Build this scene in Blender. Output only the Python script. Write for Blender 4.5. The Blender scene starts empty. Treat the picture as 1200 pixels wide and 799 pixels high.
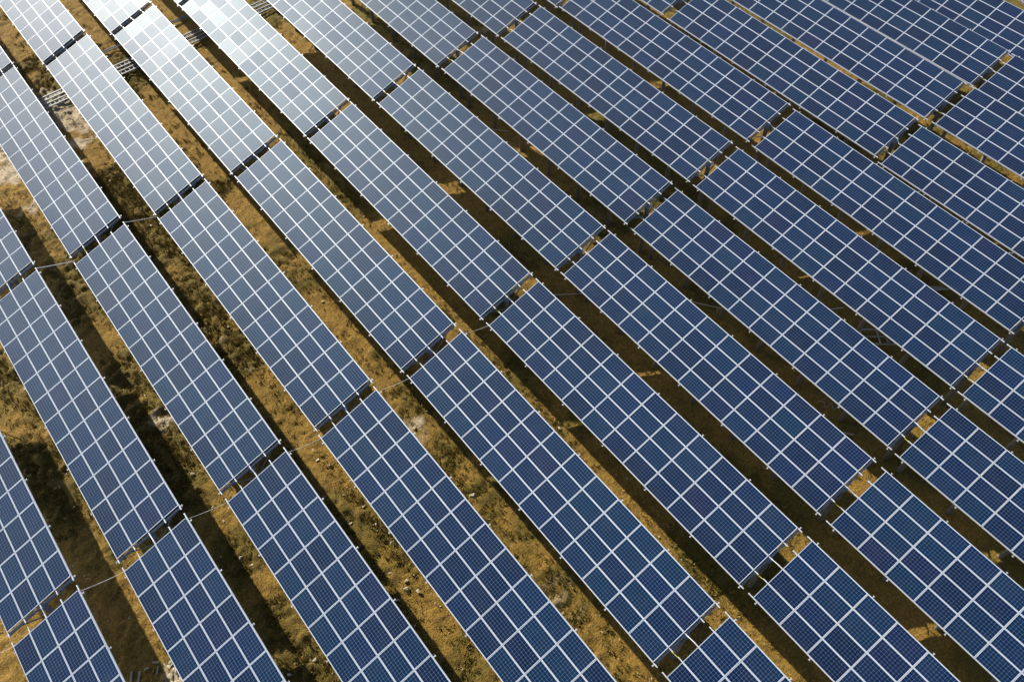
import bpy, bmesh, math, random
import numpy as np
from mathutils import Matrix, Vector, Euler

# ------------------------------------------------------------------ camera, sky, sun, exposure
scene = bpy.context.scene
COL = scene.collection

cam_data = bpy.data.cameras.new('camera')
cam_data.lens = 28.606
cam_data.sensor_width = 36.0
cam_data.clip_end = 4000.0
camera = bpy.data.objects.new('camera', cam_data)
COL.objects.link(camera)
CAM_X = (-0.781313, 0.623741, -0.022285)
CAM_Y = (-0.528501, -0.642175, 0.555246)
CAM_Z = (0.332019, 0.445598, 0.831388)
CAM_LOC = (11.723, 23.2107, 44.1084)
camera.matrix_world = Matrix(((CAM_X[0], CAM_Y[0], CAM_Z[0], CAM_LOC[0]),
                              (CAM_X[1], CAM_Y[1], CAM_Z[1], CAM_LOC[1]),
                              (CAM_X[2], CAM_Y[2], CAM_Z[2], CAM_LOC[2]),
                              (0, 0, 0, 1)))
scene.camera = camera

SUN_ELEV = math.radians(30.8)
SUN_DIR = Vector((0.085, -1.0, 0.0)).normalized() * math.cos(SUN_ELEV) + Vector((0, 0, math.sin(SUN_ELEV)))

world = bpy.data.worlds.new('World')
scene.world = world
world.use_nodes = True
wn = world.node_tree
sky = wn.nodes.new('ShaderNodeTexSky')
sky.sky_type = 'NISHITA'
sky.sun_disc = False
sky.sun_elevation = SUN_ELEV
sky.sun_rotation = math.atan2(SUN_DIR.x, SUN_DIR.y)
sky.air_density = 1.0
sky.dust_density = 0.7
sky.ozone_density = 3.0
wn.nodes['Background'].inputs['Strength'].default_value = 0.085
wn.links.new(sky.outputs['Color'], wn.nodes['Background'].inputs['Color'])
# bright thin cloud low in the sky, left of the sun
w_tc = wn.nodes.new('ShaderNodeTexCoord')
w_dot = wn.nodes.new('ShaderNodeVectorMath'); w_dot.operation = 'DOT_PRODUCT'
w_dot.inputs[1].default_value = Vector((0.40, -0.80, 0.40)).normalized()
wn.links.new(w_tc.outputs['Generated'], w_dot.inputs[0])
w_map = wn.nodes.new('ShaderNodeMapRange'); w_map.interpolation_type = 'SMOOTHSTEP'
w_map.inputs['From Min'].default_value = 0.92
w_map.inputs['From Max'].default_value = 0.985
wn.links.new(w_dot.outputs['Value'], w_map.inputs['Value'])
w_noise = wn.nodes.new('ShaderNodeTexNoise')
w_noise.inputs['Scale'].default_value = 5.0
w_noise.inputs['Detail'].default_value = 5.0
wn.links.new(w_tc.outputs['Generated'], w_noise.inputs['Vector'])
w_nm = wn.nodes.new('ShaderNodeMapRange')
w_nm.inputs['From Min'].default_value = 0.3
w_nm.inputs['From Max'].default_value = 0.7
w_nm.inputs['To Min'].default_value = 0.45
w_nm.inputs['To Max'].default_value = 1.25
wn.links.new(w_noise.outputs['Fac'], w_nm.inputs['Value'])
w_mul = wn.nodes.new('ShaderNodeMath'); w_mul.operation = 'MULTIPLY'
wn.links.new(w_map.outputs['Result'], w_mul.inputs[0])
wn.links.new(w_nm.outputs['Result'], w_mul.inputs[1])
w_str = wn.nodes.new('ShaderNodeMath'); w_str.operation = 'MULTIPLY'
w_str.inputs[1].default_value = 5.5
wn.links.new(w_mul.outputs[0], w_str.inputs[0])
w_cl = wn.nodes.new('ShaderNodeBackground')
w_cl.inputs['Color'].default_value = (1.0, 0.94, 0.86, 1.0)
wn.links.new(w_str.outputs[0], w_cl.inputs['Strength'])
w_add = wn.nodes.new('ShaderNodeAddShader')
wn.links.new(wn.nodes['Background'].outputs[0], w_add.inputs[0])
wn.links.new(w_cl.outputs[0], w_add.inputs[1])
wn.links.new(w_add.outputs[0], wn.nodes['World Output'].inputs['Surface'])

sun_data = bpy.data.lights.new('sun', 'SUN')
sun_data.energy = 4.6
sun_data.angle = math.radians(0.55)
sun_data.color = (1.0, 0.92, 0.79)
sun = bpy.data.objects.new('sun', sun_data)
sun.rotation_euler = (-SUN_DIR).to_track_quat('-Z', 'Y').to_euler()
sun.location = (0, -60, 40)
COL.objects.link(sun)

scene.view_settings.view_transform = 'Standard'
scene.view_settings.look = 'None'
scene.view_settings.exposure = 0.74
scene.view_settings.gamma = 1.0
scene.cycles.diffuse_bounces = 2
scene.view_settings.use_curve_mapping = False

rng = random.Random(7)
nrng = np.random.default_rng(11)

# ------------------------------------------------------------------ materials
def new_mat(name):
    m = bpy.data.materials.new(name)
    m.use_nodes = True
    nt = m.node_tree
    return m, nt, nt.nodes['Principled BSDF']

def mth(nt, op, a, b=None, c=None, clamp=False):
    n = nt.nodes.new('ShaderNodeMath')
    n.operation = op
    n.use_clamp = clamp
    for i, v in enumerate((a, b, c)):
        if v is None:
            continue
        if isinstance(v, (int, float)):
            n.inputs[i].default_value = v
        else:
            nt.links.new(v, n.inputs[i])
    return n.outputs[0]

def mix_rgb(nt, fac, a, b, blend='MIX'):
    n = nt.nodes.new('ShaderNodeMix')
    n.data_type = 'RGBA'
    n.blend_type = blend
    for i, v in ((0, fac), (6, a), (7, b)):
        if isinstance(v, (int, float)):
            n.inputs[i].default_value = v
        elif isinstance(v, tuple):
            n.inputs[i].default_value = v + (1.0,) if len(v) == 3 else v
        else:
            nt.links.new(v, n.inputs[i])
    return n.outputs[2]

def noise(nt, vec, scale, detail=3.0, rough=0.55):
    n = nt.nodes.new('ShaderNodeTexNoise')
    n.inputs['Scale'].default_value = scale
    n.inputs['Detail'].default_value = detail
    n.inputs['Roughness'].default_value = rough
    if vec is not None:
        nt.links.new(vec, n.inputs['Vector'])
    return n.outputs['Fac']

def ramp(nt, fac, stops):
    n = nt.nodes.new('ShaderNodeValToRGB')
    e = n.color_ramp.elements
    while len(e) > 1:
        e.remove(e[-1])
    e[0].position, e[0].color = stops[0][0], tuple(stops[0][1]) + (1,)
    for p, c in stops[1:]:
        x = e.new(p)
        x.color = tuple(c) + (1,)
    nt.links.new(fac, n.inputs['Fac'])
    return n.outputs['Color']

PX, PY = 0.1555, 0.1585          # cell pitch across / along the panel

def laminate_material():
    m, nt, b = new_mat('photovoltaic_laminate')
    tc = nt.nodes.new('ShaderNodeTexCoord')
    sep = nt.nodes.new('ShaderNodeSeparateXYZ')
    nt.links.new(tc.outputs['Object'], sep.inputs[0])
    X, Y = sep.outputs['X'], sep.outputs['Y']
    def edge(v, pitch, n):
        f = mth(nt, 'FRACT', mth(nt, 'ADD', mth(nt, 'DIVIDE', v, pitch), n / 2 + 10.0))
        d = mth(nt, 'SUBTRACT', 0.5, mth(nt, 'ABSOLUTE', mth(nt, 'SUBTRACT', f, 0.5)))
        return f, mth(nt, 'MULTIPLY', d, pitch)
    fx, ex = edge(X, PX, 6)
    fy, ey = edge(Y, PY, 10)
    inside = mth(nt, 'MULTIPLY', mth(nt, 'LESS_THAN', mth(nt, 'ABSOLUTE', X), 3 * PX),
                 mth(nt, 'LESS_THAN', mth(nt, 'ABSOLUTE', Y), 5 * PY))
    def fall(d, w, k):
        return mth(nt, 'MULTIPLY', mth(nt, 'SUBTRACT', 1.0, mth(nt, 'DIVIDE', d, w), clamp=True), k)
    line = mth(nt, 'MAXIMUM', fall(ex, 0.017, 0.13), fall(ey, 0.017, 0.10))
    diamond = fall(mth(nt, 'ADD', ex, ey), 0.032, 0.46)
    white = mth(nt, 'MAXIMUM', mth(nt, 'MAXIMUM', line, diamond), mth(nt, 'SUBTRACT', 1.0, inside))
    # silver busbars run along the panel
    f3 = mth(nt, 'FRACT', mth(nt, 'MULTIPLY', fx, 3.0))
    bus = mth(nt, 'LESS_THAN', mth(nt, 'ABSOLUTE', mth(nt, 'SUBTRACT', f3, 0.5)), 0.016)
    oi = nt.nodes.new('ShaderNodeObjectInfo')
    rnd = oi.outputs['Random']
    cell = ramp(nt, rnd, [(0.0, (0.0004, 0.0078, 0.034)), (0.35, (0.0004, 0.0102, 0.042)),
                          (0.65, (0.0003, 0.0150, 0.047)), (0.93, (0.0004, 0.0108, 0.049)), (1.0, (0.0026, 0.0082, 0.040))])
    # each cell differs a little from its neighbour
    wn_ = nt.nodes.new('ShaderNodeTexWhiteNoise')
    wn_.noise_dimensions = '3D'
    cx = nt.nodes.new('ShaderNodeCombineXYZ')
    nt.links.new(mth(nt, 'FLOOR', mth(nt, 'DIVIDE', X, PX)), cx.inputs[0])
    nt.links.new(mth(nt, 'FLOOR', mth(nt, 'ADD', mth(nt, 'DIVIDE', Y, PY), 0.0)), cx.inputs[1])
    nt.links.new(mth(nt, 'MULTIPLY', rnd, 91.7), cx.inputs[2])
    nt.links.new(cx.outputs[0], wn_.inputs['Vector'])
    var = mth(nt, 'MULTIPLY_ADD', wn_.outputs['Value'], 0.14, 0.93)
    vm = nt.nodes.new('ShaderNodeVectorMath')
    vm.operation = 'SCALE'
    nt.links.new(cell, vm.inputs[0])
    nt.links.new(var, vm.inputs['Scale'])
    c1 = mix_rgb(nt, mth(nt, 'MULTIPLY', bus, 0.10), vm.outputs[0], (0.24, 0.27, 0.32))
    c2 = mix_rgb(nt, white, c1, (0.40, 0.45, 0.52))
    # thin uneven film of dust
    geo = nt.nodes.new('ShaderNodeNewGeometry')
    dn = noise(nt, geo.outputs['Position'], 0.9, 5.0, 0.65)
    dust = mth(nt, 'MULTIPLY', mth(nt, 'SUBTRACT', dn, 0.45, clamp=True), 0.05)
    c3 = mix_rgb(nt, dust, c2, (0.42, 0.38, 0.30))
    nt.links.new(c3, b.inputs['Base Color'])
    rr = mth(nt, 'MULTIPLY_ADD', rnd, 0.05, 0.42)
    nt.links.new(rr, b.inputs['Roughness'])
    b.inputs['IOR'].default_value = 1.5
    b.inputs['Specular IOR Level'].default_value = 0.15
    b.inputs['Specular Tint'].default_value = (0.40, 0.74, 1.0, 1.0)   # bluish anti-reflection coat
    b.inputs['Coat Weight'].default_value = 0.0
    b.inputs['Coat Roughness'].default_value = 0.12
    b.inputs['Coat IOR'].default_value = 1.4
    # every panel sits at a minutely different angle, glass gently rolled
    bp = nt.nodes.new('ShaderNodeBump')
    bp.inputs['Strength'].default_value = 0.05
    bp.inputs['Distance'].default_value = 0.02
    nt.links.new(noise(nt, tc.outputs['Object'], 2.5, 1.0), bp.inputs['Height'])
    nt.links.new(bp.outputs[0], b.inputs['Normal'])
    return m

def simple(name, col, rough=0.5, metal=0.0, vary=0.15, scale=3.0, bump=0.0):
    m, nt, b = new_mat(name)
    tc = nt.nodes.new('ShaderNodeTexCoord')
    geo = nt.nodes.new('ShaderNodeNewGeometry')
    n = noise(nt, geo.outputs['Position'], scale, 4.0, 0.6)
    lo = tuple(c * (1 - vary) for c in col)
    hi = tuple(min(1, c * (1 + vary)) for c in col)
    nt.links.new(ramp(nt, n, [(0.3, lo), (0.7, hi)]), b.inputs['Base Color'])
    b.inputs['Roughness'].default_value = rough
    b.inputs['Metallic'].default_value = metal
    if bump:
        bp = nt.nodes.new('ShaderNodeBump')
        bp.inputs['Strength'].default_value = bump
        bp.inputs['Distance'].default_value = 0.02
        nt.links.new(n, bp.inputs['Height'])
        nt.links.new(bp.outputs[0], b.inputs['Normal'])
    return m

M_LAM = laminate_material()
M_FRAME = simple('anodised_aluminium', (0.41, 0.45, 0.50), 0.42, 0.0, 0.06, 1.5)
M_BACK = simple('white_backsheet', (0.50, 0.51, 0.52), 0.6, 0.0, 0.05)
M_PURLIN = simple('aluminium_rail', (0.50, 0.52, 0.55), 0.45, 0.1, 0.08)
M_GALV = simple('galvanised_steel', (0.25, 0.28, 0.31), 0.5, 0.1, 0.2, 6.0)
M_TRAY = simple('galvanised_tray', (0.22, 0.25, 0.28), 0.6, 0.0, 0.2, 8.0)
M_CONC = simple('pile_concrete', (0.20, 0.195, 0.185), 0.85, 0.0, 0.25, 5.0, 0.4)
M_WHITEWIRE = simple('white_conduit', (0.72, 0.70, 0.66), 0.5, 0.0, 0.05)
M_EARTH = simple('yellow_green_wire', (0.48, 0.46, 0.04), 0.5, 0.0, 0.1)
M_WOOD = simple('weathered_timber', (0.42, 0.33, 0.21), 0.8, 0.0, 0.3, 9.0, 0.3)
M_GREYWOOD = simple('grey_timber', (0.36, 0.33, 0.27), 0.85, 0.0, 0.25, 9.0, 0.3)
M_STONE = simple('pale_stone', (0.42, 0.36, 0.25), 0.85, 0.0, 0.25, 7.0, 0.5)
M_BLACKCABLE = simple('dark_cable', (0.03, 0.03, 0.032), 0.5, 0.0, 0.1)

# ------------------------------------------------------------------ helpers
def tag(o, label=None, cat=None, group=None, kind=None):
    if label: o['label'] = label
    if cat: o['category'] = cat
    if group: o['group'] = group
    if kind: o['kind'] = kind
    return o

def link(o, parent=None):
    COL.objects.link(o)
    if parent is not None:
        o.parent = parent
    return o

def box(bm, size, mat=None):
    r = bmesh.ops.create_cube(bm, size=1.0)
    bmesh.ops.scale(bm, vec=size, verts=r['verts'])
    if mat is not None:
        bmesh.ops.transform(bm, matrix=mat, verts=r['verts'])
    return r['verts']

def bar(bm, a, b, w, h=None, up=(0, 0, 1)):
    """square bar from a to b"""
    a, b = Vector(a), Vector(b)
    d = b - a
    L = d.length
    y = d.normalized()
    u = Vector(up)
    x = y.cross(u)
    if x.length < 1e-5:
        x = Vector((1, 0, 0))
    x.normalize()
    z = x.cross(y)
    m = Matrix.Identity(4)
    for i in range(3):
        m[i][0], m[i][1], m[i][2], m[i][3] = x[i], y[i], z[i], (a[i] + b[i]) / 2
    return box(bm, (w, L, h or w), m)

def tube(bm, pts, r, seg=7, caps=True):
    pts = [Vector(p) for p in pts]
    rings = []
    for i, p in enumerate(pts):
        d = (pts[min(i + 1, len(pts) - 1)] - pts[max(i - 1, 0)]).normalized()
        ref = Vector((0, 0, 1)) if abs(d.z) < 0.9 else Vector((1, 0, 0))
        x = d.cross(ref).normalized()
        y = d.cross(x)
        rr = r[i] if isinstance(r, (list, tuple)) else r
        rings.append([bm.verts.new(p + (x * math.cos(2 * math.pi * k / seg) + y * math.sin(2 * math.pi * k / seg)) * rr) for k in range(seg)])
    for a, b in zip(rings, rings[1:]):
        for k in range(seg):
            bm.faces.new((a[k], a[(k + 1) % seg], b[(k + 1) % seg], b[k]))
    if caps:
        bm.faces.new(rings[0][::-1])
        bm.faces.new(rings[-1])

def mesh_of(name, fn, mat, bevel=0.0, smooth=False):
    bm = bmesh.new()
    fn(bm)
    if bevel:
        bmesh.ops.bevel(bm, geom=bm.edges[:], offset=bevel, segments=1, affect='EDGES')
    bmesh.ops.recalc_face_normals(bm, faces=bm.faces[:])
    me = bpy.data.meshes.new(name)
    bm.to_mesh(me)
    bm.free()
    if smooth:
        for p in me.polygons:
            p.use_smooth = True
    for mm in (mat if isinstance(mat, (list, tuple)) else [mat]):
        me.materials.append(mm)
    return me

def value_noise(x, y, scale, seed):
    """smooth lattice noise in 0..1, vectorised"""
    xs, ys = x / scale, y / scale
    xi, yi = np.floor(xs).astype(np.int64), np.floor(ys).astype(np.int64)
    fx, fy = xs - xi, ys - yi
    fx = fx * fx * (3 - 2 * fx)
    fy = fy * fy * (3 - 2 * fy)
    def h(a, b):
        n = (a * 374761393 + b * 668265263 + seed * 974711) & 0x7fffffff
        n = ((n ^ (n >> 13)) * 1274126177) & 0x7fffffff
        n = (n ^ (n >> 16)) & 0xffff
        return n / 65535.0
    return (h(xi, yi) * (1 - fx) * (1 - fy) + h(xi + 1, yi) * fx * (1 - fy)
            + h(xi, yi + 1) * (1 - fx) * fy + h(xi + 1, yi + 1) * fx * fy)

def smooth01(t, a, b):
    t = np.clip((t - a) / (b - a), 0, 1)
    return t * t * (3 - 2 * t)

# ------------------------------------------------------------------ ground: one sheet to the horizon, fine where the camera looks
def GROUND_DROP(x):
    # the field falls away gently towards the right
    return -0.42 * smooth01(np.asarray(x, dtype=float) * -1.0, 6.0, 30.0)

def soil_fields(X, Y):
    n1 = value_noise(X, Y, 6.0, 3); n2 = value_noise(X, Y, 1.7, 5); n3 = value_noise(X, Y, 0.55, 9)
    n4 = value_noise(X, Y, 14.0, 21)
    # rough churned ground on the low (left) side and up at the far left, smoother towards the right
    left = smooth01(X, -4.0, 12.0)
    rough = np.clip(0.30 + 0.75 * left, 0, 1) * (0.35 + 0.9 * smooth01(n1 * 0.6 + n2 * 0.4, 0.38, 0.68))
    green = smooth01(0.55 * n1 + 0.3 * n2 + 0.15 * n3 + 0.10 * left - 0.05, 0.45, 0.64)
    pale = np.zeros_like(X)
    for (px, py, r, k) in ((14.67, -37.38, 1.9, .85), (14.46, -32.87, 1.5, .85), (8.53, -39.83, 2.4, 1.0), (8.32, -36.87, 1.6, .7), (8.94, -43.52, 2.0, .8),
                           (20.50, 4.88, 1.1, 1.0), (26.95, 2.02, 2.4, .75), (2.80, 1.10, 1.5, .75), (14.77, -9.95, 1.2, .5), (14.05, -8.73, 1.1, .45), (8.43, -8.73, 1.6, .55),
                           (2.39, 14.30, 4.0, .45), (1.26, 5.09, 1.6, .5), (8.94, -13.84, 2.2, .6), (-24.42, -28.17, 1.5, .6), (-27.29, -42.49, 2.0, .9), (14.56, -41.47, 2.2, .8),
                           (-3.65, -15.38, 1.4, .5), (-4.57, 21.97, 3.0, .4), (-39.67, -8.73, 1.2, .6)):
        pale += k * np.exp(-((X - px) ** 2 + ((Y - py) * 0.8) ** 2) / (r * r))
    pale = smooth01(pale * (0.15 + 1.25 * (0.55 * n2 + 0.45 * n3)), 0.42, 0.70)
    green = green * (1 - pale)
    return rough, green, pale, n1, n4

def build_ground():
    def axis(lo, hi, step):
        core = np.arange(lo, hi + step * .5, step)
        out, s, x = [], step, hi
        while x < 1500:
            s *= 1.35
            x += s
            out.append(x)
        out2, s, x = [], step, lo
        while x > -1500:
            s *= 1.35
            x -= s
            out2.append(x)
        return np.array(out2[::-1] + core.tolist() + out)
    xs, ys = axis(-66.0, 31.0, 0.125), axis(-61.0, 37.0, 0.125)
    X, Y = np.meshgrid(xs, ys)
    rough, green, pale, n1, n4 = soil_fields(X, Y)
    core = smooth01(X, -80, -66) * (1 - smooth01(X, 31, 50)) * smooth01(Y, -80, -61) * (1 - smooth01(Y, 37, 55))
    z = GROUND_DROP(X) + 0.16 * (value_noise(X, Y, 9.0, 31) - 0.5)
    clod = 0.55 * value_noise(X, Y, 0.55, 41) + 0.45 * value_noise(X, Y, 0.29, 43)
    z += core * (0.25 + rough) * 0.33 * (clod ** 1.6 - 0.3)
    z += core * 0.07 * (value_noise(X, Y, 0.27, 47) - 0.5)
    # wheel ruts with lug marks along two aisles on the left
    for uc in (8.05, 9.5, 14.9, 3.2):
        wob = uc + 0.25 * (value_noise(Y, Y * 0 + uc, 5.0, 77) - 0.5)
        rut = np.exp(-((X - wob) / 0.26) ** 2)
        z -= core * rut * (0.085 + 0.06 * np.sin(Y * 2 * math.pi / 0.42 + X * 6)) * smooth01(value_noise(X * 0 + uc, Y, 7.0, 91), 0.3, 0.6)
    nx, ny = len(xs), len(ys)
    co = np.stack([X, Y, z], -1).reshape(-1, 3).astype(np.float32)
    idx = np.arange(nx * ny).reshape(ny, nx)
    quads = np.stack([idx[:-1, :-1], idx[:-1, 1:], idx[1:, 1:], idx[1:, :-1]], -1).reshape(-1, 4).astype(np.int32)
    me = bpy.data.meshes.new('ground')
    me.vertices.add(len(co)); me.vertices.foreach_set('co', co.ravel())
    me.loops.add(quads.size); me.loops.foreach_set('vertex_index', quads.ravel())
    me.polygons.add(len(quads))
    me.polygons.foreach_set('loop_start', np.arange(0, quads.size, 4, dtype=np.int32))
    me.polygons.foreach_set('use_smooth', np.ones(len(quads), dtype=bool))
    me.update()
    at = me.color_attributes.new('soil', 'FLOAT_COLOR', 'POINT')
    rgba = np.stack([green, pale, rough, np.ones_like(X)], -1).reshape(-1).astype(np.float32)
    at.data.foreach_set('color', rgba)
    m, nt, b = new_mat('grassy_soil')
    geo = nt.nodes.new('ShaderNodeNewGeometry')
    P = geo.outputs['Position']
    a = nt.nodes.new('ShaderNodeVertexColor'); a.layer_name = 'soil'
    s = nt.nodes.new('ShaderNodeSeparateColor'); nt.links.new(a.outputs['Color'], s.inputs[0])
    G, PA, RO = s.outputs[0], s.outputs[1], s.outputs[2]
    fine = noise(nt, P, 5.5, 6.0, 0.7)
    mid = noise(nt, P, 1.1, 5.0, 0.65)
    grain = noise(nt, P, 22.0, 3.0, 0.7)
    clod = noise(nt, P, 8.5, 2.0, 0.6)
    earth = ramp(nt, fine, [(0.28, (0.065, 0.038, 0.007)), (0.45, (0.230, 0.134, 0.021)), (0.58, (0.390, 0.228, 0.036)), (0.78, (0.54, 0.35, 0.085))])
    straw = ramp(nt, mid, [(0.35, (0.190, 0.110, 0.015)), (0.65, (0.41, 0.245, 0.038))])
    c = mix_rgb(nt, 0.45, earth, straw)
    moss = ramp(nt, fine, [(0.32, (0.050, 0.044, 0.005)), (0.5, (0.130, 0.108, 0.010)), (0.72, (0.24, 0.19, 0.024))])
    gm = mth(nt, 'MULTIPLY', G, mth(nt, 'MULTIPLY_ADD', mth(nt, 'SUBTRACT', fine, 0.40, clamp=False), 3.0, 0.55, clamp=True), clamp=True)
    c = mix_rgb(nt, gm, c, moss)
    c = mix_rgb(nt, mth(nt, 'MULTIPLY', RO, 0.36, clamp=True), c, mix_rgb(nt, fine, (0.042, 0.026, 0.006), (0.19, 0.118, 0.020)))
    sand = ramp(nt, fine, [(0.3, (0.36, 0.27, 0.16)), (0.6, (0.62, 0.52, 0.37)), (0.8, (0.74, 0.66, 0.52))])
    c = mix_rgb(nt, PA, c, sand)
    c = mix_rgb(nt, mth(nt, 'MULTIPLY', mth(nt, 'SUBTRACT', grain, 0.52, clamp=True), 2.2, clamp=True), c, (0.50, 0.38, 0.19))
    dark = mth(nt, 'MULTIPLY', mth(nt, 'SUBTRACT', 0.44, grain, clamp=True), 4.5, clamp=True)
    c = mix_rgb(nt, dark, c, (0.055, 0.042, 0.015))
    spots = mth(nt, 'MULTIPLY', mth(nt, 'SUBTRACT', 0.43, clod, clamp=True), 7.0, clamp=True)
    c = mix_rgb(nt, mth(nt, 'MULTIPLY', spots, 0.6), c, (0.050, 0.036, 0.010))
    nt.links.new(c, b.inputs['Base Color'])
    b.inputs['Roughness'].default_value = 0.85
    b.inputs['Specular IOR Level'].default_value = 0.25
    bp = nt.nodes.new('ShaderNodeBump')
    bp.inputs['Strength'].default_value = 0.8
    bp.inputs['Distance'].default_value = 0.16
    nt.links.new(mth(nt, 'ADD', mth(nt, 'ADD', fine, mth(nt, 'MULTIPLY', clod, 0.9)), mth(nt, 'MULTIPLY', grain, 0.5)), bp.inputs['Height'])
    nt.links.new(bp.outputs[0], b.inputs['Normal'])
    me.materials.append(m)
    o = link(bpy.data.objects.new('ground', me))
    tag(o, kind='structure')
    return o

build_ground()

# ------------------------------------------------------------------ solar tables
H0 = 4.5                      # height of a table's middle above the ground
NL, NW = 12, 4                # panels along, panels across
LP, WP = 1.67, 1.01           # panel pitch
TL, TW = NL * LP, NW * WP
# surveyed middle of every table: x, y, height offset, yaw, tilt, slope along its length
TABLES = {
    (-2,2): (29.280,10.100,-0.200,0.0000,0.2833,0.0000),
    (-1,1): (23.435,-10.796,-0.236,0.0009,0.3027,-0.0006),
    (-1,2): (23.434,10.060,-0.303,-0.0001,0.2917,0.0008),
    (0,0): (17.630,-31.594,0.010,-0.0000,0.2833,0.0000),
    (0,1): (17.638,-10.727,-0.037,0.0010,0.2849,0.0002),
    (0,2): (17.602,10.174,0.008,0.0004,0.2844,-0.0003),
    (1,-1): (11.648,-52.850,-0.430,0.0007,0.2830,0.0001),
    (1,0): (11.710,-32.134,-0.357,-0.0035,0.2808,0.0069),
    (1,1): (11.787,-10.760,0.017,-0.0009,0.2816,0.0003),
    (1,2): (11.769,10.121,-0.003,-0.0001,0.2821,0.0000),
    (2,-1): (5.834,-52.454,-0.024,0.0006,0.2917,-0.0002),
    (2,0): (5.814,-31.837,-0.119,-0.0030,0.2776,0.0051),
    (2,1): (5.897,-10.764,0.109,0.0000,0.2780,-0.0019),
    (2,2): (5.937,10.003,-0.041,0.0004,0.2815,-0.0007),
    (3,-1): (0.060,-52.897,-0.266,-0.0002,0.2863,-0.0001),
    (3,0): (0.025,-32.088,-0.199,0.0013,0.2757,0.0019),
    (3,1): (0.060,-10.784,0.227,0.0028,0.2833,-0.0006),
    (3,2): (-0.033,10.008,0.149,0.0003,0.2837,0.0021),
    (3,3): (-0.017,30.899,0.347,-0.0001,0.2834,-0.0001),
    (4,-1): (-5.817,-52.576,-0.094,-0.0001,0.2833,-0.0001),
    (4,0): (-5.827,-31.794,0.041,0.0009,0.2806,0.0047),
    (4,1): (-5.755,-10.812,0.266,0.0014,0.2873,-0.0020),
    (4,2): (-5.838,10.014,0.168,0.0017,0.2875,0.0010),
    (4,3): (-5.830,30.910,0.302,-0.0003,0.2836,-0.0002),
    (5,0): (-11.734,-31.864,0.071,-0.0003,0.2822,0.0002),
    (5,1): (-11.664,-10.792,0.286,0.0028,0.2863,-0.0008),
    (5,2): (-11.755,9.932,0.162,-0.0019,0.2837,-0.0009),
    (5,3): (-11.761,30.874,0.102,0.0012,0.2835,-0.0000),
    (6,0): (-17.690,-31.971,0.036,-0.0003,0.2814,0.0001),
    (6,1): (-17.615,-10.845,0.263,0.0024,0.2829,0.0003),
    (6,2): (-17.774,9.890,-0.076,-0.0010,0.2840,-0.0051),
    (6,3): (-17.669,30.728,-0.037,0.0013,0.2869,-0.0002),
    (7,0): (-23.574,-32.012,-0.002,0.0000,0.2851,0.0000),
    (7,1): (-23.496,-10.988,0.183,0.0027,0.2829,0.0016),
    (7,2): (-23.647,9.791,-0.075,-0.0036,0.2831,-0.0053),
    (7,3): (-23.590,30.556,-0.097,0.0009,0.2824,0.0000),
    (8,0): (-29.551,-31.840,0.000,0.0000,0.2833,0.0000),
    (8,1): (-29.538,-11.071,0.164,-0.0011,0.2791,-0.0017),
    (8,2): (-29.579,9.728,-0.123,-0.0021,0.2843,-0.0082),
    (9,0): (-35.261,-25.408,0.124,0.0000,0.2833,0.0001),
    (9,1): (-35.312,-4.504,-0.044,-0.0018,0.2852,-0.0016),
    (9,2): (-35.248,16.239,-0.309,0.0009,0.2883,0.0000),
    (10,0): (-41.086,-25.450,0.000,0.0000,0.2833,0.0000),
    (10,1): (-41.105,-4.620,-0.067,0.0013,0.2811,-0.0001),
    (10,2): (-41.109,16.307,-0.042,-0.0002,0.2754,0.0001),
    (11,1): (-46.777,-4.704,-0.142,0.0014,0.2715,-0.0002),
    (11,2): (-46.764,16.013,-0.194,0.0002,0.2744,0.0001),
    (12,1): (-52.200,-3.350,-0.300,0.0000,0.2833,0.0000),
    (12,2): (-52.200,17.550,-0.300,0.0000,0.2833,0.0000),
    (13,1): (-58.458,-4.580,0.000,0.0000,0.2833,0.0000),
}

GW, GL = 0.990, 1.650
FR_H, LIP = 0.036, 0.012
def fn_laminate(bm):
    box(bm, (GW - 0.012, GL - 0.012, 0.006), Matrix.Translation((0, 0, -0.005)))
    for f in bm.faces:
        f.material_index = 1 if f.normal.z < -0.5 else 0
ME_LAM = mesh_of('solar_panel', fn_laminate, [M_LAM, M_BACK])
for pol in ME_LAM.polygons:
    pol.material_index = 1 if pol.normal.z < -0.5 else 0
def fn_frame(bm):
    for s in (-1, 1):
        box(bm, (LIP, GL, FR_H), Matrix.Translation((s * (GW - LIP) / 2, 0, -FR_H / 2 + 0.001)))
        box(bm, (GW - 2 * LIP, LIP, FR_H), Matrix.Translation((0, s * (GL - LIP) / 2, -FR_H / 2 + 0.001)))
ME_FRAME = mesh_of('frame', fn_frame, M_FRAME)
PUR_H = 0.07
def fn_purlin(bm):
    box(bm, (0.05, TL + 0.56, PUR_H))
    box(bm, (0.062, 0.05, PUR_H + 0.012), Matrix.Translation((0, TL / 2 + 0.2, 0)))
    box(bm, (0.062, 0.05, PUR_H + 0.012), Matrix.Translation((0, -TL / 2 - 0.2, 0)))
ME_PURLIN = mesh_of('purlin', fn_purlin, M_PURLIN)
BEAM_L = TW + 0.10
def fn_beam(bm):          # an I-shaped rafter
    box(bm, (BEAM_L, 0.09, 0.012), Matrix.Translation((0, 0, 0.055)))
    box(bm, (BEAM_L, 0.09, 0.012), Matrix.Translation((0, 0, -0.055)))
    box(bm, (BEAM_L, 0.014, 0.098))
ME_BEAM = mesh_of('beam', fn_beam, M_GALV)
def fn_bracket(bm):
    box(bm, (0.13, 0.035, 0.014), Matrix.Translation((0.015, 0, 0.008)))
    box(bm, (0.012, 0.04, 0.09), Matrix.Translation((0.03, 0, 0.046)))
    box(bm, (0.022, 0.10, 0.014), Matrix.Translation((0.075, 0, 0.016)))
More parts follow.
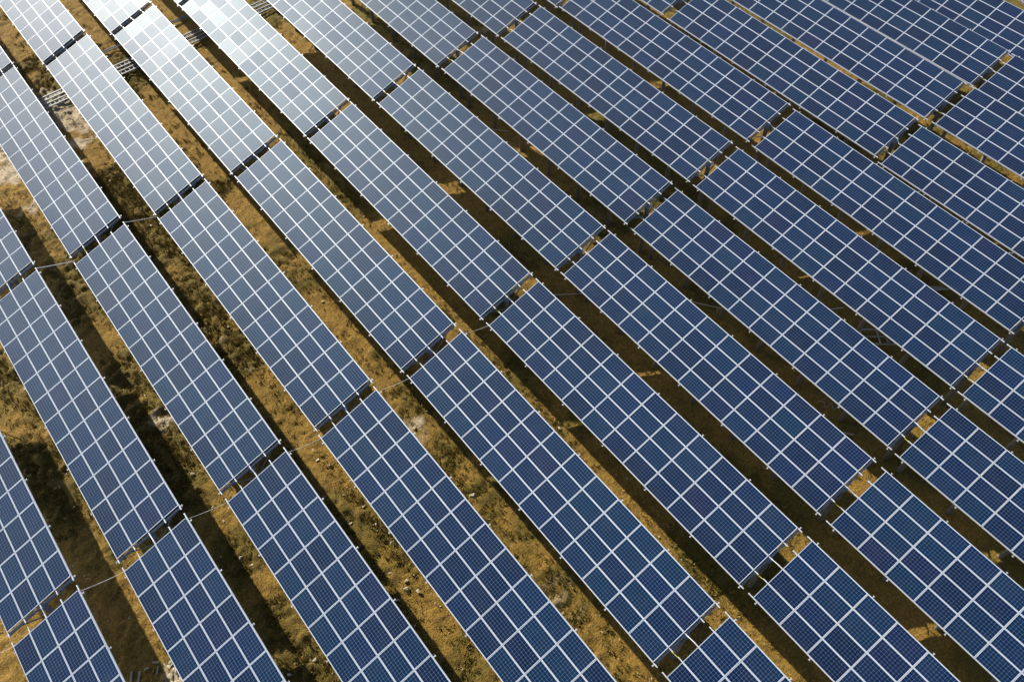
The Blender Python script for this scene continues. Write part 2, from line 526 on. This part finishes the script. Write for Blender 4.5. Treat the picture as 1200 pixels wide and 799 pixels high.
ME_BRACKET = mesh_of('bracket', fn_bracket, M_PURLIN)
def fn_post(bm):
    tube(bm, [(0, 0, -5.4), (0, 0, 0)], 0.14, 18)
ME_POST = mesh_of('post', fn_post, M_CONC)
for pol in ME_POST.polygons:
    pol.use_smooth = abs(pol.normal.z) < 0.5
def fn_cap(bm):
    tube(bm, [(0, 0, -0.16), (0, 0, 0.006)], 0.168, 18)
    tube(bm, [(0, 0, 0.006), (0, 0, 0.012)], 0.20, 18)
    box(bm, (0.10, 0.012, 0.16), Matrix.Translation((0, 0.05, 0.09)))
    box(bm, (0.10, 0.012, 0.16), Matrix.Translation((0, -0.05, 0.09)))
ME_CAP = mesh_of('cap', fn_cap, M_GALV)
def fn_band(bm):
    tube(bm, [(0, 0, -0.05), (0, 0, 0.05)], 0.163, 18)
ME_BAND = mesh_of('band', fn_band, M_GALV)

NPOST = 7
POST_Y = [-TL / 2 + 0.28 + i * (TL - 0.20) / (NPOST - 1) for i in range(NPOST)]
BRACE_X = 1.28
def fn_brace(side):
    def f(bm):
        # from the collar band 1 m below the pile head up to the rafter (table coordinates, tilt included)
        t = 0.2833
        top = (side * BRACE_X * math.cos(t), 0, -side * BRACE_X * math.sin(t) - 0.22)
        bar(bm, (side * 0.16, 0.0, -1.22), top, 0.05, 0.05, (0, 1, 0))
    return f
ME_BRACE_HIGH = mesh_of('brace', fn_brace(-1), M_GALV)
ME_BRACE_LOW = mesh_of('brace', fn_brace(1), M_GALV)

ORD = 'first second third fourth fifth sixth seventh eighth ninth tenth eleventh twelfth thirteenth fourteenth fifteenth'.split()
ROWS = {}
for k in TABLES:
    ROWS.setdefault(k[0], []).append(k[1])

def table_label(k):
    r, g = k
    gs = sorted(ROWS[r])
    if k == (-2, 2):
        return 'solar table just outside the lower left corner of the picture'
    i, n = gs.index(g), len(gs)
    x, y = TABLES[k][0], TABLES[k][1]
    # tone by the mirror direction: near the sun glare, further off, deep blue
    if y < -40 or (y < -25 and x > 8): tone = 'glare whitened'
    elif y < -25 and x > -9: tone = 'pale glossy'
    elif y < -5 and x > -20: tone = 'light blue'
    elif x < -33: tone = 'dark navy'
    else: tone = 'deep blue'
    pos = ('only one' if n == 1 else 'topmost' if i == 0 else 'lowest' if i == n - 1 else
           'middle one' if n == 3 else 'second from top' if i == 1 else 'third from top')
    return '%s solar table, %s in the %s row from the lower left corner' % (tone, pos, ORD[r + 1])

def build_table(k):
    x, y, w, yaw, tilt, slope = TABLES[k]
    root = bpy.data.objects.new('solar_table', None)
    root.empty_display_size = 0.5
    link(root)
    root.location = (x, y, 0)
    root.rotation_euler = (0, 0, yaw)
    tag(root, table_label(k), 'solar table', 'solar tables set out in parallel rows')
    h = H0 + w
    plane = Matrix.Translation((0, 0, h)) @ Euler((slope, tilt, 0)).to_matrix().to_4x4()
    jr = random.Random(hash(k) & 0xffff)
    for i in range(NW):
        for j in range(NL):
            o = bpy.data.objects.new('solar_panel', ME_LAM)
            link(o, root)
            jit = Euler((jr.gauss(0, 0.0022), jr.gauss(0, 0.0022), 0)).to_matrix().to_4x4()
            o.matrix_basis = plane @ Matrix.Translation(((i - 1.5) * WP, (j - 5.5) * LP, 0)) @ jit
            f = bpy.data.objects.new('frame', ME_FRAME)
            link(f, o)
    zp = -FR_H - PUR_H / 2 - 0.001
    for i in range(5):
        o = bpy.data.objects.new('purlin', ME_PURLIN)
        link(o, root)
        o.matrix_basis = plane @ Matrix.Translation(((i - 2) * (WP - 0.004), 0, zp))
    zb = zp - PUR_H / 2 - 0.063
    for py in POST_Y:
        o = bpy.data.objects.new('beam', ME_BEAM)
        link(o, root)
        o.matrix_basis = plane @ Matrix.Translation((0, py, zb))
        for s in (-1, 1):
            c = bpy.data.objects.new('bracket', ME_BRACKET)
            link(c, o)
            c.location = (s * BEAM_L / 2, 0, 0.063)
            c.rotation_euler = (0, 0, 0 if s > 0 else math.pi)
        top = plane @ Vector((0, py, zb))
        p = bpy.data.objects.new('post', ME_POST)
        link(p, root)
        p.location = (top.x, top.y, top.z - 0.14)
        c = bpy.data.objects.new('cap', ME_CAP)
        link(c, p)
        c.location = (0, 0, 0)
        c = bpy.data.objects.new('band', ME_BAND)
        link(c, p)
        c.location = (0, 0, -1.0)
        for me in (ME_BRACE_HIGH, ME_BRACE_LOW):
            o = bpy.data.objects.new('brace', me)
            link(o, root)
            o.location = (top.x, top.y, top.z + 0.08)
    # the rail and the earth wire that bridge the gap to the next table of the row
    nk = (k[0], k[1] + 1)
    if nk in TABLES:
        x2, y2, w2, yaw2, t2, s2 = TABLES[nk]
        p2 = Matrix.Translation((x2, y2, H0 + w2)) @ Matrix.Rotation(yaw2, 4, 'Z') @ Euler((s2, t2, 0)).to_matrix().to_4x4()
        inv = (Matrix.Translation((x, y, 0)) @ Matrix.Rotation(yaw, 4, 'Z')).inverted()
        a = plane @ Vector((0, TL / 2 + 0.20, zp + 0.02))
        b = inv @ (p2 @ Vector((0, -TL / 2 - 0.20, zp + 0.02)))
        link(bpy.data.objects.new('joining_rail', mesh_of('joining_rail', lambda bm: bar(bm, a, b, 0.035, 0.035), M_PURLIN)), root)
        a2 = plane @ Vector((WP, TL / 2 + 0.22, zp + 0.05))
        b2 = inv @ (p2 @ Vector((WP, -TL / 2 - 0.22, zp + 0.05)))
        m2 = (a2 + b2) / 2 - Vector((0, 0, 0.07))
        link(bpy.data.objects.new('earth_wire', mesh_of('earth_wire', lambda bm: tube(bm, [a2, (a2 * .6 + m2 * .4) - Vector((0, 0, .03)), m2, (b2 * .6 + m2 * .4) - Vector((0, 0, .03)), b2], 0.013, 6), M_EARTH, smooth=True)), root)
    return root

for k in sorted(TABLES):
    build_table(k)

# ------------------------------------------------------------------ wires that cross the aisles
def table_point(k, lx, ly, lz):
    x, y, w, yaw, tilt, slope = TABLES[k]
    return (Matrix.Translation((x, y, H0 + w)) @ Matrix.Rotation(yaw, 4, 'Z') @ Euler((slope, tilt, 0)).to_matrix().to_4x4()) @ Vector((lx, ly, lz))

def aisle_wire(ka, kb, label, r, sag=0.08, dy=0.12):
    """from the high edge of table ka to the low edge of the next row's table kb, at their upper ends"""
    a = table_point(ka, -TW / 2 + 0.05, -TL / 2 - 0.06 + dy, -0.13)
    b = table_point(kb, TW / 2 - 0.05, -TL / 2 - 0.16 + dy, -0.13)
    n = 12
    pts = []
    for i in range(n + 1):
        t = i / n
        p = a.lerp(b, t)
        p.z -= sag * 4 * t * (1 - t)
        pts.append(p)
    o = link(bpy.data.objects.new('aisle_cable', mesh_of('aisle_cable', lambda bm: tube(bm, pts, r, 7), M_WHITEWIRE, smooth=True)))
    tag(o, label, 'cable', 'cables strung across the aisles')

aisle_wire((0, 1), (1, 1), 'thick white conduit crossing the mossy aisle near the left edge of the field', 0.028, 0.02, -0.25)
aisle_wire((1, 1), (2, 1), 'white conduit crossing the aisle right of the thick left one', 0.019, 0.02, -0.25)
aisle_wire((-2, 2), (-1, 2), 'thin pale cable entering over the pale earth at the lower left corner', 0.009)
aisle_wire((-1, 2), (0, 2), 'thin pale cable over the dark shaded aisle at the lower left', 0.009)
aisle_wire((0, 2), (1, 2), 'thin cable over the green aisle, second from the lower left', 0.008)
aisle_wire((1, 2), (2, 2), 'thin pale cable over the churned brown aisle with clods', 0.009)
aisle_wire((2, 2), (3, 2), 'thin cable over the golden aisle beside a pale patch of soil', 0.008)
aisle_wire((3, 2), (4, 2), 'thin cable in the middle of the picture, over a narrow golden strip', 0.010)

# ------------------------------------------------------------------ cable ladders and twin pipe near the top left
def ladder(name, v0, v1, u0, u1, z, label, rung):
    root = bpy.data.objects.new(name, None)
    link(root)
    root.location = ((u0 + u1) / 2, (v0 + v1) / 2, 0)
    cx, cy = root.location.x, root.location.y
    tag(root, label, 'cable tray')
    for v in (v0, v1):
        o = bpy.data.objects.new('side_rail', mesh_of('side_rail', lambda bm: (box(bm, (u1 - u0, 0.03, 0.10)), box(bm, (u1 - u0, 0.11, 0.02), Matrix.Translation((0, 0, 0.06)))), M_TRAY))
        link(o, root)
        o.location = (0, v - cy, z)
    n = int((u1 - u0) / rung)
    me = mesh_of('rung', lambda bm: box(bm, (0.06, abs(v1 - v0), 0.03)), M_TRAY)
    for i in range(n):
        o = bpy.data.objects.new('rung', me)
        link(o, root)
        o.location = (u0 - cx + (i + 0.5) * (u1 - u0) / n, 0, z + 0.01)
    me = mesh_of('foot', lambda bm: box(bm, (0.10, abs(v1 - v0) + 0.1, z + 0.22)), M_CONC)
    for i in range(int((u1 - u0) / 5.9) + 1):
        uu = 11.7 - i * 5.87
        if u0 < uu < u1:
            o = bpy.data.objects.new('foot', me)
            link(o, root)
            o.location = (uu - cx, 0, (z + 0.22) / 2 - 0.28)
ladder('cable_ladder', -43.72, -43.22, -13.4, 13.4, 0.28, 'grey cable ladder crossing the upper left aisles, the one nearer the twin pipe', 0.36)
ladder('cable_ladder', -42.74, -42.24, -13.4, 13.4, 0.28, 'grey cable ladder crossing the upper left aisles, farther from the twin pipe', 0.36)
def fn_pipe(v):
    return lambda bm: tube(bm, [(5.0, v, 0), (-6.5, v, 0)], 0.055, 10)
root = bpy.data.objects.new('twin_pipe', None)
link(root)
root.location = (0, -46.15, 0.28)
tag(root, 'narrow pair of grey pipes running side by side above the two cable ladders', 'pipe')
for v in (-0.12, 0.12):
    link(bpy.data.objects.new('pipe', mesh_of('pipe', fn_pipe(v), M_TRAY, smooth=True)), root)
for u in (4.4, -0.6, -5.6):
    link(bpy.data.objects.new('clip', mesh_of('clip', lambda bm: box(bm, (0.08, 0.40, 0.42), Matrix.Translation((u, 0, -0.26))), M_CONC)), root)

# ------------------------------------------------------------------ timber and odds and ends lying about
def plank(u, v, ang, L, W, T, label, mat=M_WOOD, z=0.06, tilt=0.0, group=None, name='plank'):
    def f(bm):
        box(bm, (L, W, T))
        bmesh.ops.subdivide_edges(bm, edges=[e for e in bm.edges if e.calc_length() > L * .9], cuts=3)
        for vv in bm.verts:
            vv.co.z += rng.uniform(-1, 1) * T * 0.18
            vv.co.y += rng.uniform(-1, 1) * W * 0.06
    o = link(bpy.data.objects.new(name, mesh_of(name, f, mat)))
    o.location = (u, v, z + float(GROUND_DROP(u)))
    o.rotation_euler = (rng.uniform(-.1, .1), tilt, ang)
    tag(o, label, 'plank', group)
    return o
G_PLK = 'timber offcuts in the lower left aisle'
plank(20.96, 3.53, 2.48, 0.38, 0.10, 0.05, 'short bright sunlit board on the shadow edge in the lower left aisle', M_WOOD, .09, 0, G_PLK)
plank(22.34, 3.50, 1.05, 0.80, 0.09, 0.05, 'grey upright looking plank nearest the row at the lower left, in deep shade', M_GREYWOOD, .07, 0, G_PLK)
plank(22.01, 3.71, 1.02, 0.75, 0.11, 0.05, 'thicker grey plank lying parallel to another in deep shade, lower left', M_GREYWOOD, .07, 0, G_PLK)
plank(21.47, 3.50, 2.9, 0.26, 0.09, 0.04, 'small pale chip of board in shade left of the rubble', M_GREYWOOD, .07, 0, G_PLK)
plank(21.06, 3.94, 0.9, 0.40, 0.06, 0.04, 'grey stick slanting beside the sunlit board', M_GREYWOOD, .09, .1, G_PLK)
plank(20.62, 4.06, 1.75, 0.45, 0.055, 0.035, 'thin pale lath lying across the rubble heap', M_WOOD, .16, .15, G_PLK)
plank(20.76, 4.42, 3.6, 0.34, 0.06, 0.04, 'yellowish lath at the lower side of the rubble heap', M_WOOD, .10, -.1, G_PLK)
plank(20.35, 4.19, 0.2, 0.30, 0.05, 0.04, 'dark tinted lath under the panel edge by the rubble', M_GREYWOOD, .14, .2, G_PLK)

def rubble():
    root = bpy.data.objects.new('rubble_heap', None)
    link(root)
    root.location = (20.40, 4.47, 0)
    tag(root, 'heap of pale broken slabs beside the panel edge at the lower left', 'rubble')
    for i in range(13):
        def f(bm):
            bmesh.ops.create_icosphere(bm, subdivisions=1, radius=1.0)
            for v in bm.verts:
                v.co *= rng.uniform(.7, 1.15)
            bmesh.ops.scale(bm, vec=(rng.uniform(.10, .26), rng.uniform(.09, .2), rng.uniform(.05, .1)), verts=bm.verts[:])
        o = link(bpy.data.objects.new('slab', mesh_of('slab', f, M_STONE)), root)
        o.location = (rng.uniform(-.55, .45), rng.uniform(-.45, .75), rng.uniform(.05, .16))
        o.rotation_euler = (rng.uniform(-.3, .3), rng.uniform(-.3, .3), rng.uniform(0, 6))
rubble()

# open timber frame lying under a table, right of the middle
def timber_frame():
    root = bpy.data.objects.new('timber_frame', None)
    link(root)
    root.location = (-24.57, 14.35, 0.16 + float(GROUND_DROP(-24.57)))
    root.rotation_euler = (0, 0, math.atan2(0.62, -0.75) )
    tag(root, 'open pale timber frame like a ladder lying in the shaded aisle at the right', 'timber frame')
    L, W = 2.3, 1.15
    for yy in (-W / 2, 0.02, W / 2):
        link(bpy.data.objects.new('long_bar', mesh_of('long_bar', lambda bm: box(bm, (L, 0.09, 0.07), Matrix.Translation((0, yy, 0))), M_GREYWOOD)), root)
    for xx in (-L / 2 + .04, -0.05, 0.45, L / 2 - .04):
        link(bpy.data.objects.new('cross_bar', mesh_of('cross_bar', lambda bm: box(bm, (0.09, W + .08, 0.06), Matrix.Translation((xx, 0, 0.068))), M_GREYWOOD)), root)
timber_frame()

root_g = 'pale slats piled in the aisle at the right edge'
for i in range(6):
    plank(-30.51 - i * 0.10 + rng.uniform(-.1, .1), 13.84 + i * 0.16, 2.45 + rng.uniform(-.12, .12), 1.25, 0.07, 0.04,
          'pale grey slat in the loose fan of slats lying near the right edge', M_GREYWOOD, .08 + .03 * i, 0, root_g, 'slat')

def loose_cable(pts, r, label, mat, name='loose_cable'):
    P = [Vector(p) + Vector((0, 0, float(GROUND_DROP(p[0])))) for p in pts]
    fine = []
    for i in range(len(P) - 1):
        p0, p1, p2, p3 = P[max(i - 1, 0)], P[i], P[i + 1], P[min(i + 2, len(P) - 1)]
        for q in range(8):
            t = q / 8
            fine.append(0.5 * ((2 * p1) + (p2 - p0) * t + (2 * p0 - 5 * p1 + 4 * p2 - p3) * t * t + (3 * p1 - p0 - 3 * p2 + p3) * t ** 3))
    fine.append(P[-1])
    o = link(bpy.data.objects.new(name, mesh_of(name, lambda bm: tube(bm, fine, r, 7), mat, smooth=True)))
    tag(o, label, 'cable')
loose_cable([(-17.67, 15.01, .1), (-17.97, 15.22, .12), (-17.77, 15.58, .1), (-18.18, 15.63, .15), (-18.03, 15.99, .1), (-18.38, 16.04, .12), (-18.13, 16.40, .1)], 0.02,
            'tangled grey rope lying by a post in the dark aisle at the right', M_GREYWOOD)
loose_cable([(-10.10, -1.67, .15), (-10.81, -1.20, .12), (-11.53, -0.69, .12), (-12.45, -0.03, .15)], 0.022,
            'slack pale cable on the dark ground right of the picture middle', M_WHITEWIRE)
loose_cable([(-16.85, 4.06, .2), (-17.26, 4.83, .14), (-17.77, 5.55, .12), (-18.44, 6.57, .2)], 0.022,
            'slack pale cable on the ground beside a short sunlit stake', M_WHITEWIRE)
loose_cable([(-17.16, -17.22, .12), (-17.57, -16.81, .14), (-18.08, -16.20, .12)], 0.02,
            'short pale cable end on the ground in the upper middle aisle', M_WHITEWIRE)
loose_cable([(-23.40, 10.41, .12), (-23.91, 10.92, .14), (-24.73, 11.38, .12)], 0.022, 'pale thin cable lying above the open timber frame', M_WHITEWIRE)
loose_cable([(-11.73, -23.15, .14), (-12.04, -22.85, .3), (-12.30, -22.54, .22), (-12.04, -22.23, .12), (-12.45, -21.93, .1)], 0.02,
            'black cable loop lying in the shaded aisle in the upper middle', M_BLACKCABLE)
o = link(bpy.data.objects.new('stake', mesh_of('stake', lambda bm: tube(bm, [(0, 0, -.2), (0.02, 0, .62)], [.05, .04], 8), M_WOOD)))
o.location = (-17.92, 6.37, float(GROUND_DROP(-17.92)))
tag(o, 'short sunlit wooden stake standing at the end of a slack cable', 'stake')
plank(-17.40, 17.61, 2.2, 0.62, 0.10, 0.05, 'single pale board lying on bare dark ground below the tangled rope', M_GREYWOOD, .07)

# ------------------------------------------------------------------ loose pale stones in the aisles
stone_meshes = []
for i in range(7):
    def f(bm):
        bmesh.ops.create_icosphere(bm, subdivisions=2, radius=1.0)
        for v in bm.verts:
            n = v.co.normalized()
            v.co *= 0.82 + 0.30 * (math.sin(n.x * 3.1 + i) * math.cos(n.y * 2.7 + i * 2) + rng.uniform(-.12, .12))
        bmesh.ops.scale(bm, vec=(1.0, 0.72, 0.5), verts=bm.verts[:])
    stone_meshes.append(mesh_of('stone', f, M_STONE))
first = None
def add_stone(u, v, s):
    global first
    me = rng.choice(stone_meshes)
    if first is None:
        o = first = link(bpy.data.objects.new('stone', me))
        tag(o, 'pale stone lying loose on the ground of an aisle between the solar tables', 'stone', 'loose pale stones in the aisles')
    else:
        o = first.copy()
        o.data = me
        link(o)
    o.location = (u, v, 0.02 + s * 0.15 + float(GROUND_DROP(u)))
    o.scale = (s, s, s)
    o.rotation_euler = (rng.uniform(-.3, .3), rng.uniform(-.3, .3), rng.uniform(0, 6.28))
# aisle centre (as seen, shifted to what shows), width, from, to, how many
for (uc, wd, v0, v1, n) in ((8.9, 1.7, -2, 14, 46), (9.0, 1.7, -22, -2, 14), (3.1, 1.7, 0, 22, 30), (3.2, 1.6, -20, 0, 12), (14.9, 1.7, -22, -8, 12),
                            (14.8, 1.7, -8, 10, 30), (20.7, 1.7, -10, 7, 18), (9.2, 1.8, -45, -24, 12), (-3.0, 1.4, 0, 22, 16), (-9.2, 1.5, 4, 24, 12),
                            (-15.2, 1.5, 6, 22, 6), (-3.0, 1.4, -42, -5, 12), (-9.0, 1.4, -40, -5, 12), (-15.2, 1.4, -36, 0, 14), (-21.2, 1.4, -30, 6, 12)):
    for q in range(n):
        s = 0.045 + 0.11 * rng.random() ** 2.4
        add_stone(uc + rng.uniform(-1, 1) * wd, rng.uniform(v0, v1), s)
for (u, v, s) in ((3.41, -0.44, .20), (2.69, 0.79, .15), (2.59, 6.52, .19), (8.63, 8.57, .17), (8.22, 9.08, .15), (8.83, 7.34, .15), (14.67, -5.04, .16), (21.11, 0.48, .12), (14.56, 2.12, .16)):
    add_stone(u, v, s)

# ------------------------------------------------------------------ grass and weeds: uncountable, one object
def build_grass():
    N = 70000
    xs = nrng.uniform(-46, 27, N * 5); ys = nrng.uniform(-58, 30, N * 5)
    rough, green, pale, n1, n4 = soil_fields(xs, ys)
    inaisle = np.abs(((xs - 3.0 + 2.93) % 5.87) - 2.93) < 2.6
    keep = nrng.uniform(0, 1, N * 5) < (green * 0.8 + 0.22 * smooth01(value_noise(xs, ys, 1.1, 61), 0.45, 0.7)) * (0.4 + 0.6 * smooth01(xs, -14, 4)) * inaisle
    xs, ys = xs[keep][:N], ys[keep][:N]
    nb = 6
    n = len(xs)
    bx = np.repeat(xs, nb) + nrng.normal(0, 0.055, n * nb); by = np.repeat(ys, nb) + nrng.normal(0, 0.055, n * nb)
    hh = nrng.uniform(0.06, 0.16, n * nb) * np.repeat(nrng.uniform(0.6, 1.3, n), nb)
    a = nrng.uniform(0, 2 * math.pi, n * nb); ln = nrng.uniform(0.2, 0.9, n * nb) * hh
    wd = nrng.uniform(0.012, 0.034, n * nb)
    z0 = GROUND_DROP(bx) - 0.03
    dx, dy = np.cos(a), np.sin(a)
    A = np.stack([bx - dy * wd, by + dx * wd, z0], -1); B = np.stack([bx + dy * wd, by - dx * wd, z0], -1)
    C = np.stack([bx + dx * ln, by + dy * ln, z0 + hh + 0.05], -1)
    co = np.stack([A, B, C], 1).reshape(-1, 3).astype(np.float32)
    me = bpy.data.meshes.new('grass')
    nf = n * nb
    me.vertices.add(len(co)); me.vertices.foreach_set('co', co.ravel())
    me.loops.add(nf * 3); me.loops.foreach_set('vertex_index', np.arange(nf * 3, dtype=np.int32))
    me.polygons.add(nf); me.polygons.foreach_set('loop_start', np.arange(0, nf * 3, 3, dtype=np.int32))
    me.update()
    m, nt, b = new_mat('dry_grass')
    geo = nt.nodes.new('ShaderNodeNewGeometry')
    r = geo.outputs['Random Per Island']
    c = ramp(nt, r, [(0.0, (0.075, 0.068, 0.008)), (0.35, (0.14, 0.115, 0.012)), (0.7, (0.24, 0.165, 0.026)), (1.0, (0.42, 0.30, 0.08))])
    nt.links.new(c, b.inputs['Base Color'])
    b.inputs['Roughness'].default_value = 0.7
    me.materials.append(m)
    o = link(bpy.data.objects.new('grass', me))
    tag(o, 'short dry grass and moss growing in tufts between the rows', 'grass', kind='stuff')
build_grass()

# ------------------------------------------------------------------ gravel and crumbs of soil: uncountable, one object
def build_gravel():
    N = 16000
    xs = nrng.uniform(-40, 27, N * 4); ys = nrng.uniform(-56, 28, N * 4)
    dens = 0.12 + 0.88 * smooth01(value_noise(xs, ys, 2.6, 131) * 0.6 + value_noise(xs, ys, 0.8, 137) * 0.4, 0.48, 0.72)
    inaisle = np.abs(((xs - 3.0 + 2.93) % 5.87) - 2.93) < 2.4
    keep = (nrng.uniform(0, 1, N * 4) < dens) & inaisle
    xs, ys = xs[keep][:N], ys[keep][:N]
    n = len(xs)
    s = 0.016 + 0.045 * nrng.uniform(0, 1, n) ** 2.5
    a = nrng.uniform(0, 6.28, n)
    base = np.array([(1, 0, 0), (0, 1, 0), (-1, 0, 0), (0, -1, 0), (0, 0, 0.75), (0, 0, -0.75)], float)
    pts = base[None] * (s[:, None, None] * nrng.uniform(0.65, 1.25, (n, 6, 1)))
    ca, sa = np.cos(a)[:, None], np.sin(a)[:, None]
    co = np.stack([pts[..., 0] * ca - pts[..., 1] * sa + xs[:, None], pts[..., 0] * sa + pts[..., 1] * ca + ys[:, None],
                   pts[..., 2] + (GROUND_DROP(xs) + 0.035)[:, None]], -1).reshape(-1, 3).astype(np.float32)
    tri = np.array([(0, 1, 4), (1, 2, 4), (2, 3, 4), (3, 0, 4), (1, 0, 5), (2, 1, 5), (3, 2, 5), (0, 3, 5)], np.int32)
    fi = (tri[None] + (np.arange(n, dtype=np.int32) * 6)[:, None, None]).reshape(-1)
    me = bpy.data.meshes.new('gravel')
    me.vertices.add(len(co)); me.vertices.foreach_set('co', co.ravel())
    me.loops.add(len(fi)); me.loops.foreach_set('vertex_index', fi)
    me.polygons.add(len(fi) // 3); me.polygons.foreach_set('loop_start', np.arange(0, len(fi), 3, dtype=np.int32))
    me.update()
    m, nt, b = new_mat('gravel')
    geo = nt.nodes.new('ShaderNodeNewGeometry')
    c = ramp(nt, geo.outputs['Random Per Island'], [(0.0, (0.07, 0.048, 0.018)), (0.45, (0.24, 0.165, 0.06)), (0.8, (0.42, 0.33, 0.18)), (1.0, (0.66, 0.58, 0.44))])
    nt.links.new(c, b.inputs['Base Color'])
    b.inputs['Roughness'].default_value = 0.85
    me.materials.append(m)
    o = link(bpy.data.objects.new('gravel', me))
    tag(o, 'loose gravel and crumbs of soil strewn over the ground between the rows', 'gravel', kind='stuff')
build_gravel()
